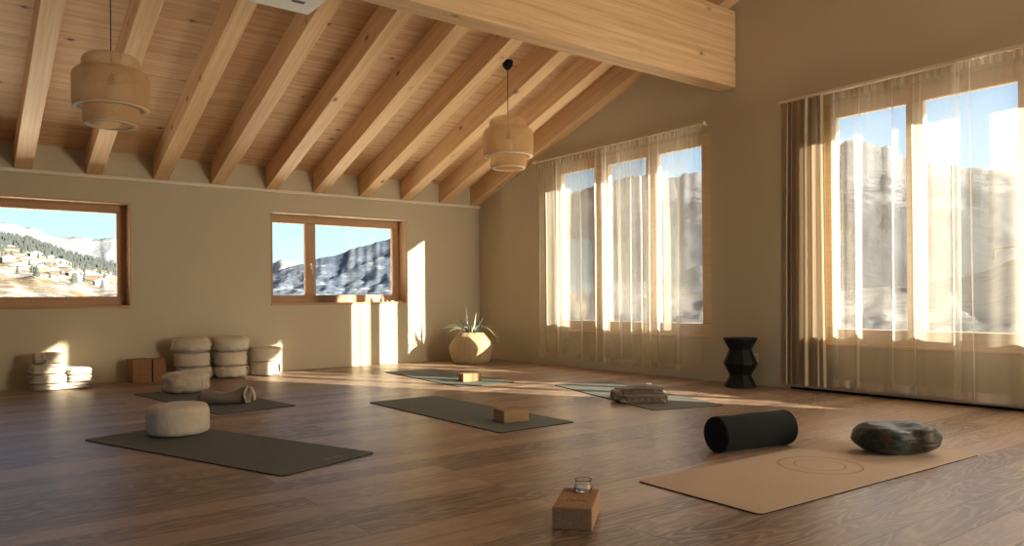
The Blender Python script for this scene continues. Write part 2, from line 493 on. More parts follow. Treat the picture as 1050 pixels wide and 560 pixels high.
rod('curtain_rail', 'flat curtain rail above the big window at the right edge', -4.96, -8.4, 2.606, -.105, .012, M['trimw'], (-5.05, -6.4, -7.8), True)
g1 = 'sheer curtains'
curtain('sheer_curtain', 'sheer white curtain panel nearest the plant in the corner', -1.425, -2.69, .10, 2.578, 4.0, .032, 8, M['sheer'], M['sheer_hem'], xoff=-.088, pleats=4)
curtain('sheer_curtain', 'sheer white curtain panel hanging beside the black stool', -2.65, -4.07, .09, 2.578, 3.4, .030, 11, M['sheer'], M['sheer_hem'], xoff=-.125, pleats=6)
curtain('linen_curtain', 'gathered beige curtain bunched between the two right-hand windows', -4.975, -5.39, .058, 2.590, 6.5, .040, 21, M['linen'], M['linen'], spread=.10, shift=.012, xoff=-.125, topamp=.7, nu=260)
curtain('sheer_curtain', 'sheer white curtain panel right beside the gathered beige curtain', -5.43, -6.46, .058, 2.590, 2.6, .034, 33, M['sheer'], M['sheer_hem'], xoff=-.088, pleats=3)
curtain('sheer_curtain', 'sheer white curtain panel cut off by the right edge of the photo', -6.42, -8.3, .058, 2.590, 4.8, .034, 47, M['sheer'], M['sheer_hem'], xoff=-.128, pleats=6)

# ------------------------------------------------------------------ pendants
def m_bamboo(name, col, col2, gap, cross=True):
    t = NT(name); uv = t.coord('Object')
    sep = t.n('ShaderNodeSeparateXYZ'); t.l(uv, sep.inputs[0])
    an = t.math('ARCTAN2', sep.outputs[1], sep.outputs[0])
    def lines(k1, k2):
        x = t.math('ADD', t.math('MULTIPLY', an, k1), t.math('MULTIPLY', sep.outputs[2], k2))
        return t.math('ABSOLUTE', t.math('SINE', x))
    a = lines(46.0, 240.0); b = lines(46.0, -240.0)
    w = t.math('MAXIMUM', a, b)
    hole = t.math('LESS_THAN', w, gap)
    n = t.noise(uv, 40, 3, .6)
    colr = t.mix(t.math('MULTIPLY_ADD', w, .7, t.math('MULTIPLY', n, .3)), col2, col)
    di = t.n('ShaderNodeBsdfDiffuse'); t.l(colr, di.inputs[0])
    tl = t.n('ShaderNodeBsdfTranslucent'); t.l(colr, tl.inputs[0])
    m1 = t.n('ShaderNodeMixShader'); m1.inputs[0].default_value = .35; t.l(di.outputs[0], m1.inputs[1]); t.l(tl.outputs[0], m1.inputs[2])
    tr = t.n('ShaderNodeBsdfTransparent')
    m2 = t.n('ShaderNodeMixShader'); t.l(t.math('MULTIPLY_ADD', hole, .70, .16), m2.inputs[0]); t.l(m1.outputs[0], m2.inputs[1]); t.l(tr.outputs[0], m2.inputs[2])
    return t.done(m2.outputs[0])
M['bamboo'] = m_bamboo('woven_bamboo', (.80, .56, .31), (.40, .23, .10), .70)
M['bamboo_rim'] = m_plain('bamboo_rim', (.72, .60, .43), .5, .3, 40, .1, .1)
M['cable'] = m_plain('black_cable', (.02, .02, .02), .5, .3)
def m_bulb():
    t = NT('frosted_bulb')
    return t.done(t.bsdf((.85, .78, .66), .25, .5))
M['bulb'] = m_bulb()

def pendant(label, x, y, zb, hk, canopy_z):
    # zb = underside of the lowest drum; hk = height factor
    H = .50*hk
    root = thing('pendant_lamp', label, 'pendant lamp', (x, y, zb), group=None)
    z = lambda k: k*H
    def drum(nm, r, z0, z1, lip=.03):
        pr = [(r-lip*1.6, z0+.000), (r-lip*.5, z0+.004), (r-.006, z0+.018), (r, z0+.04), (r, (z0+z1)/2), (r, z1-.045), (r-.010, z1-.018), (r-lip, z1)]
        m = MB(); m.lathe(pr, 56, cap=False); return m.build(nm, M['bamboo'], root, True)
    up_ = drum('upper_drum', .190, z(.70), z(1.0))
    mid_ = drum('middle_drum', .250, z(.235), z(.785))
    low_ = drum('lower_drum', .185, z(0), z(.31))
    for r, k, pa in ((.225, .235, mid_), (.150, .0, low_)):
        m = MB(); zz = z(k)
        m.lathe([(r-.012, zz+.000), (r+.018, zz-.001), (r+.022, zz+.006), (r-.008, zz+.008), (r-.012, zz+.000)], 56, cap=False)
        m.build('rim', M['bamboo_rim'], pa, True)
    m = MB(); m.lathe([(.02, z(.58)), (.024, z(.60)), (.022, z(.70)), (.008, z(.75))], 16); lh_ = m.build('lamp_holder', M['darkmetal'], root, True)
    m = MB(); m.lathe([(.001, z(.36)), (.03, z(.365)), (.047, z(.42)), (.045, z(.48)), (.026, z(.55)), (.018, z(.59))], 20, cap=False); m.build('bulb', M['bulb'], lh_, True)
    top = canopy_z - zb
    m = MB(); m.tube([(0, 0, z(.74)), (0, 0, top-.02)], .004, 8); m.build('cable', M['cable'], root, True)
    # spider holding the shade
    for k in range(3):
        a = k*2*PI/3+.4
        m = MB(); m.tube([(.012*math.cos(a), .012*math.sin(a), z(.735)), (.184*math.cos(a), .184*math.sin(a), z(.93))], .0025, 6); m.build('shade_wire', M['darkmetal'], root, True)
    m = MB(); m.lathe([(.02, top-.055), (.05, top-.02), (.056, top+.02), (.056, top+.035)], 24); m.build('canopy', M['black'], root, True, angle=40)
    return root
pendant('woven bamboo pendant lamp hanging at the upper left, nearer the camera', -5.227, -2.913, 2.110, .98, roof(-2.913)-.02)
pendant('woven bamboo pendant lamp on a black ceiling cup near the sheer curtains', -1.672, -2.913, 2.150, 1.0, under(-2.913)-.0)

# white ceiling unit below the rafters
cb = thing('vent_box', 'pale grey boxed vent unit below the rafters at the top edge', 'vent unit', (-4.15, -3.40, 3.15))
m = MB(); m.box(-.32, .32, -.30, .30, 0, .10); m.build('housing', M['greyplastic'], cb, bevel=.008)
m = MB()
for k in range(3):
    m = MB(); m.box(-.22+k*.16, -.12+k*.16, .06, .10, -.003, .002); m.build('vent_slot', M['vent'], cb)
for sx in (-.17, ):
    for sy in (-.2, .2):
        pass
for px in (4.262-4.15, ):
    m = MB(); m.box(-px-.05, -px+.05, .17, .20, .098, under(-3.20)-3.16-.012); m.build('mounting_block', M['greyplastic'], cb)

# ------------------------------------------------------------------ yoga mats
def m_mat(name, col):
    t = NT(name); c = t.coord()
    a = t.noise(c, 220, 3, .7); b = t.noise(c, 3, 3, .5)
    colr = t.mix(t.math('MULTIPLY_ADD', a, .5, t.math('MULTIPLY', b, .5)), vscale(col, .86), vscale(col, 1.14))
    return t.done(t.bsdf(colr, .75, .2, t.bump(a, .2, .002)))
M['mat_green'] = m_mat('mat_grey_green', (.122, .132, .113))
M['mat_under'] = m_plain('mat_black_base', (.012, .012, .012), .8, .1)
M['mat_cork'] = m_mat('mat_cork', (.46, .355, .255))
M['mat_print'] = m_plain('mat_print', (.30, .31, .28), .7, .2)
M['cork_print'] = m_plain('cork_print', (.20, .13, .075), .8, .1)

def rrect(m, hx, hy, r, z0, z1):
    pts = []
    for cx, cy, a0 in ((hx-r, hy-r, 0), (-hx+r, hy-r, 90), (-hx+r, -hy+r, 180), (hx-r, -hy+r, 270)):
        for k in range(7):
            a = math.radians(a0 + 15*k); pts.append((cx+r*math.cos(a), cy+r*math.sin(a)))
    m.prism(pts, 2, z0, z1)
def mat(label, x, y, deg, w, top, emblem=False):
    root = thing('yoga_mat', label, 'yoga mat', (x, y, 0), math.radians(deg), 'yoga mats on the floor')
    m = MB(); rrect(m, .915, w/2, .03, .0, .0042); m.build('base_layer', M['mat_under'], root)
    m = MB(); rrect(m, .914, w/2-.001, .03, .0042, .0062); tl_ = m.build('top_layer', top, root)
    if emblem:
        m = MB()
        # small pale printed mark near the end: a row of short strokes
        for k in range(5):
            y0 = .04 + k*.024
            m.box(.80, .83, y0, y0+.010, .0062, .0065)
            m.box(.80 if k % 2 else .824, .806 if k % 2 else .83, y0, y0+.020, .0062, .0065)
        m.build('printed_mark', M['mat_print'], tl_)
    return root
mat('dark grey-green mat under the lone round pouf in the left foreground', -4.911, -4.383, -70.5, .641, M['mat_green'], True)
mat('dark green mat holding the puffy pouf and rolled towel', -4.364, -2.167, -82.5, .641, M['mat_green'])
mat('grey-green mat in the middle of the floor with a cork block on its near end', -3.089, -4.175, -90.2, .641, M['mat_green'])
mat('grey-green mat before the plant pot with a small cork block', -1.836, -1.955, -94.9, .641, M['mat_green'])
mat('grey-green mat before the curtains with a folded brown blanket', -1.403, -4.287, -106.5, .641, M['mat_green'])
mf = mat('tan cork-topped mat with a printed ring in the right foreground', -2.768, -6.875, -2.45+0, .676, M['mat_cork'])
mf.rotation_euler = (0, 0, math.radians(-2.45))
# printed rings
def ring(m, r0, r1, z, cx=0, cy=0, a0=0, a1=360, ry=1.0):
    n = 60; vs = []; fs = []
    for k in range(n+1):
        a = math.radians(a0 + (a1-a0)*k/n)
        for r in (r0, r1): vs.append((cx+r*math.cos(a), cy+ry*r*math.sin(a), z))
    for k in range(n): fs.append((2*k, 2*k+1, 2*k+3, 2*k+2))
    m.add(vs, fs)
m = MB(); ring(m, .196, .201, .0064, .03, .02); ring(m, .188, .190, .0064, .03, .02); ring(m, .118, .122, .0064, .03, .02)
m.build('printed_ring', M['cork_print'], [c for c in mf.children if c.name.startswith('top_layer')][0])

# ------------------------------------------------------------------ soft things
M['pouf'] = m_fabric('natural_cotton', (.54, .46, .345), 420, amt=.28, bump=.8, patch=14)
M['pouf_strap'] = m_fabric('cotton_strap', (.44, .36, .26), 700)
M['strap_dark'] = m_fabric('dark_webbing', (.06, .05, .04), 700)

def cushion_mesh(r, h, exp=.55, seed=0, pucker=.0, npk=22, wr=.006, dent=0, nu=72, nv=30, ry=None):
    ry = ry or r
    m = MB()
    def f(u, v):
        a = 2*PI*u; p = -PI/2 + PI*v
        cp, sp = math.cos(p), math.sin(p)
        rr = max(0, cp)**exp
        zz = math.copysign(abs(sp)**(exp*1.15), sp)
        x, y = math.cos(a)*rr, math.sin(a)*rr
        pk = pucker*math.sin(npk*a+seed)*(abs(zz)**3)*rr
        d = 1 + pk + wr*12*fbm(x*2.2+seed, y*2.2, zz*2+seed*.7, 4)*.5
        z = h/2 + h/2*zz*(1 + wr*7*fbm(x*3+seed*2, y*3, 5+zz, 3))
        if zz > 0: z -= dent*math.exp(-(x*x+y*y)*5)*zz
        z = min(max(z, .0), h)
        return (x*r*d, y*ry*d, z)
    m.grid(f, nu, nv, True)
    return m

def pouf(label, x, y, z, r, h, style, seed, group=None, rz=0, a0=-.9):
    root = thing('meditation_pouf', label, 'pouf', (x, y, z), rz, group)
    if style == 'puffy':
        m = cushion_mesh(r, h, .46, seed, .075, 22, .014)
        m.build('cushion', M['pouf'], root, True)
        m = MB(); zz = h*.5
        m.lathe([(r*.99, zz-.006), (r*1.012, zz-.003), (r*1.012, zz+.003), (r*.99, zz+.006)], 60, cap=False)
    else:
        m = cushion_mesh(r, h, .36 if style == 'drumsoft' else .22, seed, .018, 18, .005)
        m.build('cushion', M['pouf'], root, True)
        for zz in (h*.10, h*.90):
            pass
    # side seam strip and carrying strap
    def P(a, rr, zz): return (rr*math.cos(a), rr*math.sin(a), zz)
    k = 1.0 if style == 'drum' else .985
    m = MB()
    m.grid(lambda u, v: P(a0-.16+.014*math.cos(PI*u)+.0, r*(k+.012*math.sin(PI*u)), h*.12+h*.76*v), 4, 8)
    m.build('seam', M['pouf_strap'], root, True)
    return root

def strap(root, r, h, a, col='strap_dark', w=.02):
    m = MB()
    pts = []
    for i in range(11):
        t = i/10; z = h*(.16+.68*t); bulge = .016*math.sin(PI*t)+.004
        pts.append((r+bulge, z))
    def f(u, v):
        i = min(9, int(v*10)); q = v*10-i
        rr = pts[i][0]*(1-q)+pts[i+1][0]*q; z = pts[i][1]*(1-q)+pts[i+1][1]*q
        an = a + (u-.5)*w/r
        return (rr*math.cos(an), rr*math.sin(an), z)
    m.grid(f, 2, 20)
    o = m.build('carry_strap', M[col], root, True)
    s = o.modifiers.new('thick', 'SOLIDIFY'); s.thickness = .004
    return o

A_ = pouf('plain round cotton pouf alone on the front left mat', -5.01, -3.807, .0062, .188, .196, 'drumsoft', 2.0, a0=-1.98)
pouf('puffy gathered cotton pouf on the far left mat before the stacks', -4.385, -1.481, .0062, .203, .190, 'puffy', 5.1)
# three stacks by the back wall
YS = -.29
h1 = .148
lab = {}
def stack(x, spec, grp):
    z = 0
    for (lb, r, h, st, seed, sa, dx) in spec:
        p = pouf(lb, x+dx, YS, z, r, h, st, seed, grp, 0)
        if sa is not None: strap(p, r, h, sa)
        z += h + .0006
gp = 'stacked meditation poufs'
stack(-4.025, [('puffy pouf at the bottom of the left pouf stack by the back wall', .190, .145, 'puffy', 1.2, -.55, .012),
               ('straight-sided pouf in the middle of the left pouf stack', .182, .150, 'drum', 2.2, -.45, 0),
               ('puffy pouf on top of the left pouf stack next to the cork blocks', .200, .165, 'puffy', 3.2, None, -.01)], gp)
stack(-3.615, [('puffy strapped pouf at the bottom of the middle pouf stack', .188, .135, 'puffy', 4.2, -.75, .0),
               ('straight-sided pouf in the middle of the middle pouf stack', .178, .155, 'drum', 5.2, -.62, 0),
               ('puffy wrinkled pouf on top of the middle pouf stack', .200, .165, 'puffy', 6.2, None, -.005)], gp)
stack(-3.225, [('straight-sided pouf at the bottom of the low two-pouf stack', .176, .158, 'drum', 7.2, -.95, .0),
               ('straight-sided pouf on top of the low two-pouf stack', .180, .158, 'drum', 8.2, None, 0)], gp)

# ------------------------------------------------------------------ cork blocks
def m_cork(name, col):
    t = NT(name); c = t.coord()
    v = t.n('ShaderNodeTexVoronoi'); v.inputs['Scale'].default_value = 160; t.l(c, v.inputs['Vector'])
    s = t.n('ShaderNodeSeparateColor'); t.l(v.outputs['Color'], s.inputs[0])
    n = t.noise(c, 25, 3, .6)
    colr = t.mix(t.math('MULTIPLY_ADD', s.outputs[0], .6, t.math('MULTIPLY', n, .4)), vscale(col, .75), vscale(col, 1.22))
    return t.done(t.bsdf(colr, .85, .12, t.bump(s.outputs[0], .2, .002)))
M['cork'] = m_cork('cork', (.34, .21, .11))
M['cork_dark'] = m_cork('cork_dark', (.27, .135, .066))
M['ink'] = m_plain('dark_ink', (.05, .03, .02), .8, .1)
def block(label, x, y, z, rz, w, d, h, m_, group=None):
    m = MB(); m.box(-w/2, w/2, -d/2, d/2, 0, h)
    o = m.build('yoga_block', m_, bevel=.005, loc=(x, y, z)); o.rotation_euler = (0, 0, rz)
    return tag(o, label, 'yoga block', group)
gb = 'cork blocks stacked by the wall'
for cx, w, rz, nm, dz in ((-4.535, .19, .12, 'left', .082), (-4.362, .125, .03, 'right', .080)):
    for k, pos in enumerate(('bottom', 'middle', 'top')):
        nb = 'beside the folded blankets' if nm == 'left' else 'beside the pouf stack'
        block('brown cork block at the %s of the cork column %s' % (pos, nb), cx, -.20, k*(dz+.0004), rz, w, .20 if nm == 'left' else .22, dz, M['cork_dark'], gb)
block('small light cork block sunlit on the mat before the plant', -1.885, -2.505, .0062, math.radians(-12), .20, .135, .083, M['cork'])
block('cork block on the near end of the mat in the middle of the floor', -3.075, -4.765, .0062, math.radians(-11), .19, .17, .083, M['cork'])
fb = thing('yoga_block', 'cork block in front holding a glass votive, nearest the camera', 'yoga block', (-4.276, -6.76, 0), math.atan2(.19, .225))
m = MB(); m.box(-.145, .145, -.074, .074, 0, .083); cb_ = m.build('cork_body', M['cork'], fb, bevel=.005)
# two small stamped marks, read from the short end
m = MB(); z = .0834
ring(m, .010, .0135, z, -.045, .022, ry=.8); ring(m, .004, .0075, z, -.045, .006)
ring(m, .008, .0115, z, -.040, -.018, 40, 300); ring(m, .006, .009, z, -.052, -.030, 200, 470)
m.build('stamped_mark', M['ink'], cb_)

def m_clear():
    t = NT('clear_glass')
    g = t.n('ShaderNodeBsdfGlass'); g.inputs['IOR'].default_value = 1.45; g.inputs['Roughness'].default_value = .0
    return t.done(g.outputs[0])
M['clear'] = m_clear()
M['wax'] = m_plain('pale_wax', (.80, .74, .68), .5, .3)
vt = thing('votive_glass', 'small clear votive glass with pale candle standing on the front cork block', 'candle glass', (-4.188, -6.700, .0832))
vt.scale = (1, 1, .82)
m = MB(); m.lathe([(.001, 0), (.030, 0), (.036, .006), (.037, .022), (.031, .036), (.033, .05), (.036, .056), (.0335, .056), (.030, .05), (.0285, .036), (.034, .022), (.033, .010), (.028, .007), (.001, .007)], 40, cap=False)
m.build('glass_cup', M['clear'], vt, True)
m = MB(); m.lathe([(.001, .0075), (.026, .0075), (.026, .018), (.001, .018)], 28, cap=False); cd_ = m.build('candle', M['wax'], vt, True, angle=40)
m = MB(); m.tube([(0, 0, .018), (.001, 0, .026)], .0008, 6); m.build('wick', M['ink'], cd_)

# ------------------------------------------------------------------ bolster and crescent cushion
M['bolster'] = m_fabric('black_velvet', (.012, .013, .013), 500, sheen=.02)
bl = thing('bolster', 'black cylindrical bolster lying behind the tan mat', 'bolster', (-2.872, -6.325, 0), math.atan2(-.085, .47))
R_, Lb = .097, .535
m = MB()
def fb_(u, v):
    a = 2*PI*u
    s = v
    if s < .1: q = s/.1; x = .0; r = R_*q*.86
    elif s < .2: q = (s-.1)/.1; x = -.018*0 + .02*(1-math.cos(q*PI/2)); r = R_*(.86+.14*math.sin(q*PI/2))
    elif s < .8: q = (s-.2)/.6; x = .02+(Lb-.04)*q; r = R_
    elif s < .9: q = (s-.8)/.1; x = Lb-.02+.02*math.sin(q*PI/2); r = R_*(.86+.14*math.cos(q*PI/2))
    else: q = (s-.9)/.1; x = Lb; r = R_*.86*(1-q)
    r *= 1 + .035*fbm(math.cos(a)*1.3+x*5, math.sin(a)*1.3, x*3, 3)
    yy, zz = r*math.cos(a)*1.0, R_ + r*math.sin(a)
    zz = max(0.0, zz)
    return (x, yy, zz)
m.grid(fb_, 48, 60, True); bc_ = m.build('cover', M['bolster'], bl, True)
for xx in (.012, Lb-.012):
    m = MB()
    m.tube([(xx, R_*.985*math.cos(2*PI*k/40), max(.004, R_+R_*.985*math.sin(2*PI*k/40))) for k in range(41)], .0035, 6)
    m.build('piping', M['bolster'], bc_, True)

def m_brocade():
    t = NT('dark_brocade'); c = t.coord()
    v = t.n('ShaderNodeTexVoronoi'); v.feature = 'DISTANCE_TO_EDGE'; v.inputs['Scale'].default_value = 24
    w = t.n('ShaderNodeVectorMath', operation='ADD'); nz = t.n('ShaderNodeTexNoise'); nz.inputs['Scale'].default_value = 12; t.l(c, nz.inputs['Vector'])
    t.l(c, w.inputs[0]); sc = t.n('ShaderNodeVectorMath', operation='SCALE'); t.l(nz.outputs['Color'], sc.inputs[0]); sc.inputs['Scale'].default_value = .09
    t.l(sc.outputs[0], w.inputs[1]); t.l(w.outputs[0], v.inputs['Vector'])
    vine = t.ramp(v.outputs['Distance'], [(0, 1.0), (.05, .8), (.11, 0.0)])
    big = t.noise(c, 7, 2, .5)
    red = t.ramp(big, [(.52, 0.0), (.6, 1.0)])
    base = t.mix(red, (.008, .018, .016), (.040, .018, .010))
    colr = t.mix(t.math('MULTIPLY', vine, .45), base, (.070, .066, .038))
    f = t.noise(c, 300, 2, .5)
    return t.done(t.bsdf(colr, .5, .3, t.bump(t.math('MULTIPLY_ADD', vine, .5, f), .25, .002), Sheen_Weight=.04))
M['brocade'] = m_brocade()
zf = thing('crescent_cushion', 'dark patterned crescent meditation cushion on the tan mat', 'cushion', (-2.147, -6.952, .0062), math.radians(-37.4))
m = MB()
def fz(u, v):
    a = 2*PI*u; p = -PI/2+PI*v
    cp, sp = max(0, math.cos(p)), math.sin(p)
    x, y = math.cos(a)*cp**.74, math.sin(a)*cp**.74
    z = math.copysign(abs(sp)**.86, sp)
    # waist on the side turned to the camera, like a kidney
    k = math.exp(-((x-.10)/.30)**2)
    yy = y*(1-.20*k*(1 if y < 0 else .25))
    top = .160*(1 + .10*(abs(x)**1.5) - .17*k*(math.exp(-((y+.35)/.55)**2)))
    zz = .080 + (top-.080)*z if z > 0 else .080+.080*z
    wr = fbm(x*2+4, y*2, z*2+3, 4)*.012
    fold = .006*math.sin(x*16+y*4)*math.exp(-((x-.1)/.35)**2)*max(0, -y)
    return (x*(.222+wr), yy*(.175+wr), max(0, zz+wr*.6+fold*max(0, z)))
m.grid(fz, 80, 36, True); zc_ = m.build('cover', M['brocade'], zf, True)
m = MB()
m.tube([(.224*math.cos(t_*2*PI/60), .176*math.sin(t_*2*PI/60)*(1-.20*math.exp(-((math.cos(t_*2*PI/60)-.10)/.30)**2)*(1 if math.sin(t_*2*PI/60) < 0 else .25)), .082) for t_ in range(61)], .003, 6)
m.build('piping', M['brocade'], zc_, True)

# ------------------------------------------------------------------ towels and blankets
M['towel'] = m_fabric('brown_grey_towel', (.19, .145, .115), 380, amt=.25, bump=.6)
M['fringe_brown'] = m_fabric('brown_fringe', (.34, .265, .19), 500)
M['fringe'] = m_fabric('pale_fringe', (.60, .52, .42), 500)
M['blanket_brown'] = m_fabric('brown_wool', (.145, .098, .068), 300, amt=.4, bump=.6)
M['blanket'] = m_fabric('oat_wool', (.50, .43, .33), 300, amt=.22, bump=.6)
M['blanket2'] = m_fabric('grey_oat_wool', (.44, .38, .30), 300, amt=.25, bump=.6)

def loaf(w, d, h, layers=1, seed=0, exp=.42, wr=.05, groove=.06, nu=64, nv=34, taper=0):
    """soft folded bundle: width w along x, depth d along y, sits on z = 0"""
    m = MB()
    def f(u, v):
        a = 2*PI*u; p = -PI/2+PI*v
        cp, sp = max(0, math.cos(p)), math.sin(p)
        sg = lambda q, e: math.copysign(abs(q)**e, q)
        x, y, z = sg(math.cos(a), exp)*cp**exp, sg(math.sin(a), exp)*cp**exp, sg(sp, exp*1.1)
        zz = (z+1)/2
        g = 1 - groove*abs(math.cos(PI*layers*zz))**14*(1 if .04 < zz < .96 else 0)
        n = wr*fbm(x*2.1+seed, y*2.1+seed*.3, z*2.4, 4)
        k = g + n
        return (w/2*x*k*(1-taper*zz), d/2*y*k, min(h, max(0, h*zz*(1+.6*wr*fbm(x*2.5+seed, y*2.5, 9.1, 3)*(zz > .5)))))
    m.grid(f, nu, nv, True); return m

# rolled towel with a fringed end on the far left mat
tb = thing('rolled_towel', 'brown-grey rolled towel with pale fringed end on the far left mat', 'towel', (-4.36, -2.52, .0072), math.radians(-33))
m = MB()
def ft(u, v):
    a = 2*PI*u; s = v
    x = -.20 + .40*s
    e = 1.0
    if s < .14: e = math.sin(s/.14*PI/2)**.55
    if s > .985: e = .93
    hh = .052*(1+.15*math.sin(s*7+1)+.28*(s > .8)*(s-.8)*5)
    dd = .085*(1+.12*math.sin(s*5))
    n = 1+.10*fbm(math.cos(a)*1.5, math.sin(a)*1.5, x*7, 4)
    spiral = 1+.05*math.sin(a*1.0+s*9)
    return (x, dd*math.cos(a)*e*n*spiral, max(0.0, hh*e + hh*math.sin(a)*e*n))
m.grid(ft, 44, 50, True)
n0 = len(m.v)-44; m.f.append(tuple(range(n0, n0+44)))
m.build('cloth', M['towel'], tb, True, angle=60)
m = MB()
pts = []
for k in range(25):
    a = -PI*.95 + k*PI*1.9/24
    pts.append((.203+.006*math.sin(k), .088*math.cos(a+PI/2)*1.02, max(.006, .066+.064*math.sin(a+PI/2)*1.05)))
m.tube(pts, [.006+.002*math.sin(k*2.1) for k in range(25)], 6)
m.build('fringe', M['fringe'], tb, True)
m = MB()
m.tube([(.20, .03, .125), (.225, .035, .118), (.245, .03, .07), (.25, .028, .016)], [.006, .010, .014, .010], 8)
m.build('tassel', M['fringe'], tb, True)

# folded brown blanket on the mat before the curtains
eb = thing('folded_blanket', 'brown fringed blanket loosely folded on the mat before the curtains', 'blanket', (-1.665, -4.665, .0062), math.radians(-42))
loaf(.40, .31, .066, 2, 3.3, .36, .12, .12).build('lower_fold', M['blanket_brown'], eb, True)
m = loaf(.37, .25, .066, 2, 7.9, .42, .24, .14); m.v = [(x, y+.02, z+.050+.014*math.sin(x*14+1)) for x, y, z in m.v]
m.build('upper_fold', M['blanket_brown'], eb, True)
m = loaf(.10, .20, .085, 2, 5.2, .6, .12, .06); m.v = [(x-.20, y-.02, z+.008) for x, y, z in m.v]; m.build('rolled_end', M['blanket_brown'], eb, True)
m = MB()
for k in range(26):
    x = -.17+.345*k/25; zz = .030+.008*math.sin(k*1.7)
    m.tube([(x, -.146, zz), (x+.002, -.158, zz-.010), (x+.003*math.sin(k), -.164, .004)], .0035, 5)
m.build('fringe', M['fringe_brown'], eb, True)
m = MB()
for k in range(12):
    y = -.12+.22*k/11
    m.tube([(.185, y, .062), (.197, y, .045), (.201, y+.003, .010)], .0035, 5)
m.build('fringe', M['fringe_brown'], eb, True)

# blankets stacked by the wall at the left
gbk = 'folded blankets by the wall'
def blanket(lb, x, y, z, w, d, h, layers, seed, mt, rz=0, dark_edge=False):
    root = thing('folded_blanket', lb, 'blanket', (x, y, z), rz, gbk)
    loaf(w, d, h, layers, seed, .34, .075, .09).build('wool_fold', mt, root, True)
    m = MB()
    for k in range(layers):
        zz = h*(k+.55)/layers
        m.tube([(-w*.42+w*.84*i/14, -d/2*1.0+.006*math.sin(i*1.3+seed), zz+.004*math.sin(i*.9+k)) for i in range(15)], .007, 6)
    m.build('fold_edge', mt, root, True)
    return root
blanket('wide grey-oat blanket at the very bottom of the blanket pile by the wall', -5.27, -.265, 0, .50, .38, .062, 2, 1.1, M['blanket2'])
blanket('folded oat blanket on the left of the pile, just above the bottom one', -5.375, -.265, .0635, .32, .36, .090, 3, 2.7, M['blanket2'])
blanket('folded oat blanket under the rolled one at the left of the pile', -5.37, -.255, .156, .31, .34, .092, 3, 4.1, M['blanket'])
blanket('folded pale blanket low on the right of the pile by the wall', -5.105, -.270, .0635, .205, .36, .068, 2, 6.3, M['blanket'])
blanket('folded pale blanket on top at the right of the pile', -5.105, -.262, .1335, .215, .35, .066, 2, 8.8, M['blanket'])
rl = thing('rolled_blanket', 'rolled oat blanket lying on top of the folded blankets by the wall', 'blanket', (-5.355, -.26, .250))
m = MB()
def fr(u, v):
    a = 2*PI*u; x = -.135+.27*v
    e = 1 if .04 < v < .96 else (.82 if v in (0, 1) else .93)
    r = .056*(1+.10*fbm(math.cos(a)*1.4, math.sin(a)*1.4, x*9+2, 4))*e
    return (x, r*2.3*math.cos(a), max(0, .056+r*math.sin(a)))
m.grid(fr, 40, 24, True)
m.f.append(tuple(range(40))[::-1]); m.f.append(tuple(range(len(m.v)-40, len(m.v))))
m.build('wool_roll', M['blanket2'], rl, True, angle=60)
m = MB()
m.tube([(-.05+.02*math.sin(i*.7), -.128+.09*math.sin(i*.22)*0-.004, .02+.008*i) for i in range(10)], .010, 8)
m.build('loose_edge', M['blanket2'], rl, True)

# ------------------------------------------------------------------ stool
st = thing('stool', 'black zigzag-profile stool by the wall between the curtains', 'stool', (-.245, -4.60, 0), .2)
m = MB()
prof = [(.146, 0), (.148, .006), (.100, .108), (.100, .116), (.153, .218), (.153, .228), (.104, .345), (.104, .353), (.152, .445)]
m.lathe(prof, 10)
m.build('body', M['black'], st, bevel=.003)
m = MB(); m.lathe([(.153, .4452), (.156, .449), (.156, .458), (.151, .463)], 40); m.build('seat_top', M['black'], st, True, angle=35)

# ------------------------------------------------------------------ plant
M['pot'] = None
def m_pot():
    t = NT('carved_straw_pot'); c = t.coord()
    sep = t.n('ShaderNodeSeparateXYZ'); t.l(c, sep.inputs[0])
    an = t.math('ARCTAN2', sep.outputs[1], sep.outputs[0])
    w = t.math('SINE', t.math('MULTIPLY', an, 26.0))
    n = t.noise(c, 30, 4, .6); n2 = t.noise(t.mapping(c, (1, 1, .15)), 120, 2, .6)
    f = t.math('MULTIPLY_ADD', w, .10, t.math('MULTIPLY_ADD', n, .5, t.math('MULTIPLY', n2, .4)))
    colr = t.mix(f, (.27, .185, .10), (.47, .36, .22))
    return t.done(t.bsdf(colr, .8, .15, t.bump(f, .5, .006)))
M['pot'] = m_pot()
M['soil'] = m_plain('soil', (.03, .022, .015), .95, .1, 80, .4, .8)
def m_leaf():
    t = NT('grey_green_leaf'); c = t.coord()
    n = t.noise(c, 14, 3, .6)
    colr = t.mix(n, (.17, .22, .155), (.40, .45, .34))
    return t.done(t.bsdf(colr, .5, .35))
M['leaf'] = m_leaf()
pl = thing('potted_plant', 'spiky grey-green plant in a bulbous tan pot in the room corner', 'potted plant', (-.605, -.66, 0))
m = MB()
prof = [(.222, 0), (.236, .006), (.262, .06), (.284, .13), (.297, .195), (.292, .235), (.260, .295), (.215, .352), (.172, .398), (.155, .408), (.137, .404), (.128, .37)]
seg = 64; vs = []
for r, z in prof:
    for k in range(seg):
        a = 2*PI*k/seg
        rr = r*(1+.016*math.cos(a*11)+.02*fbm(math.cos(a), math.sin(a), z*4, 3))
        vs.append((rr*math.cos(a), rr*math.sin(a), z))
fs = [(i*seg+k, i*seg+(k+1) % seg, (i+1)*seg+(k+1) % seg, (i+1)*seg+k) for i in range(len(prof)-1) for k in range(seg)]
fs.append(tuple(range(seg))[::-1])
m.add(vs, fs); m.build('pot', M['pot'], pl, True)
m = MB(); m.lathe([(.001, .385), (.07, .39), (.137, .385)], 24, cap=False); m.build('soil', M['soil'], pl, True)
rs = random.Random(5)
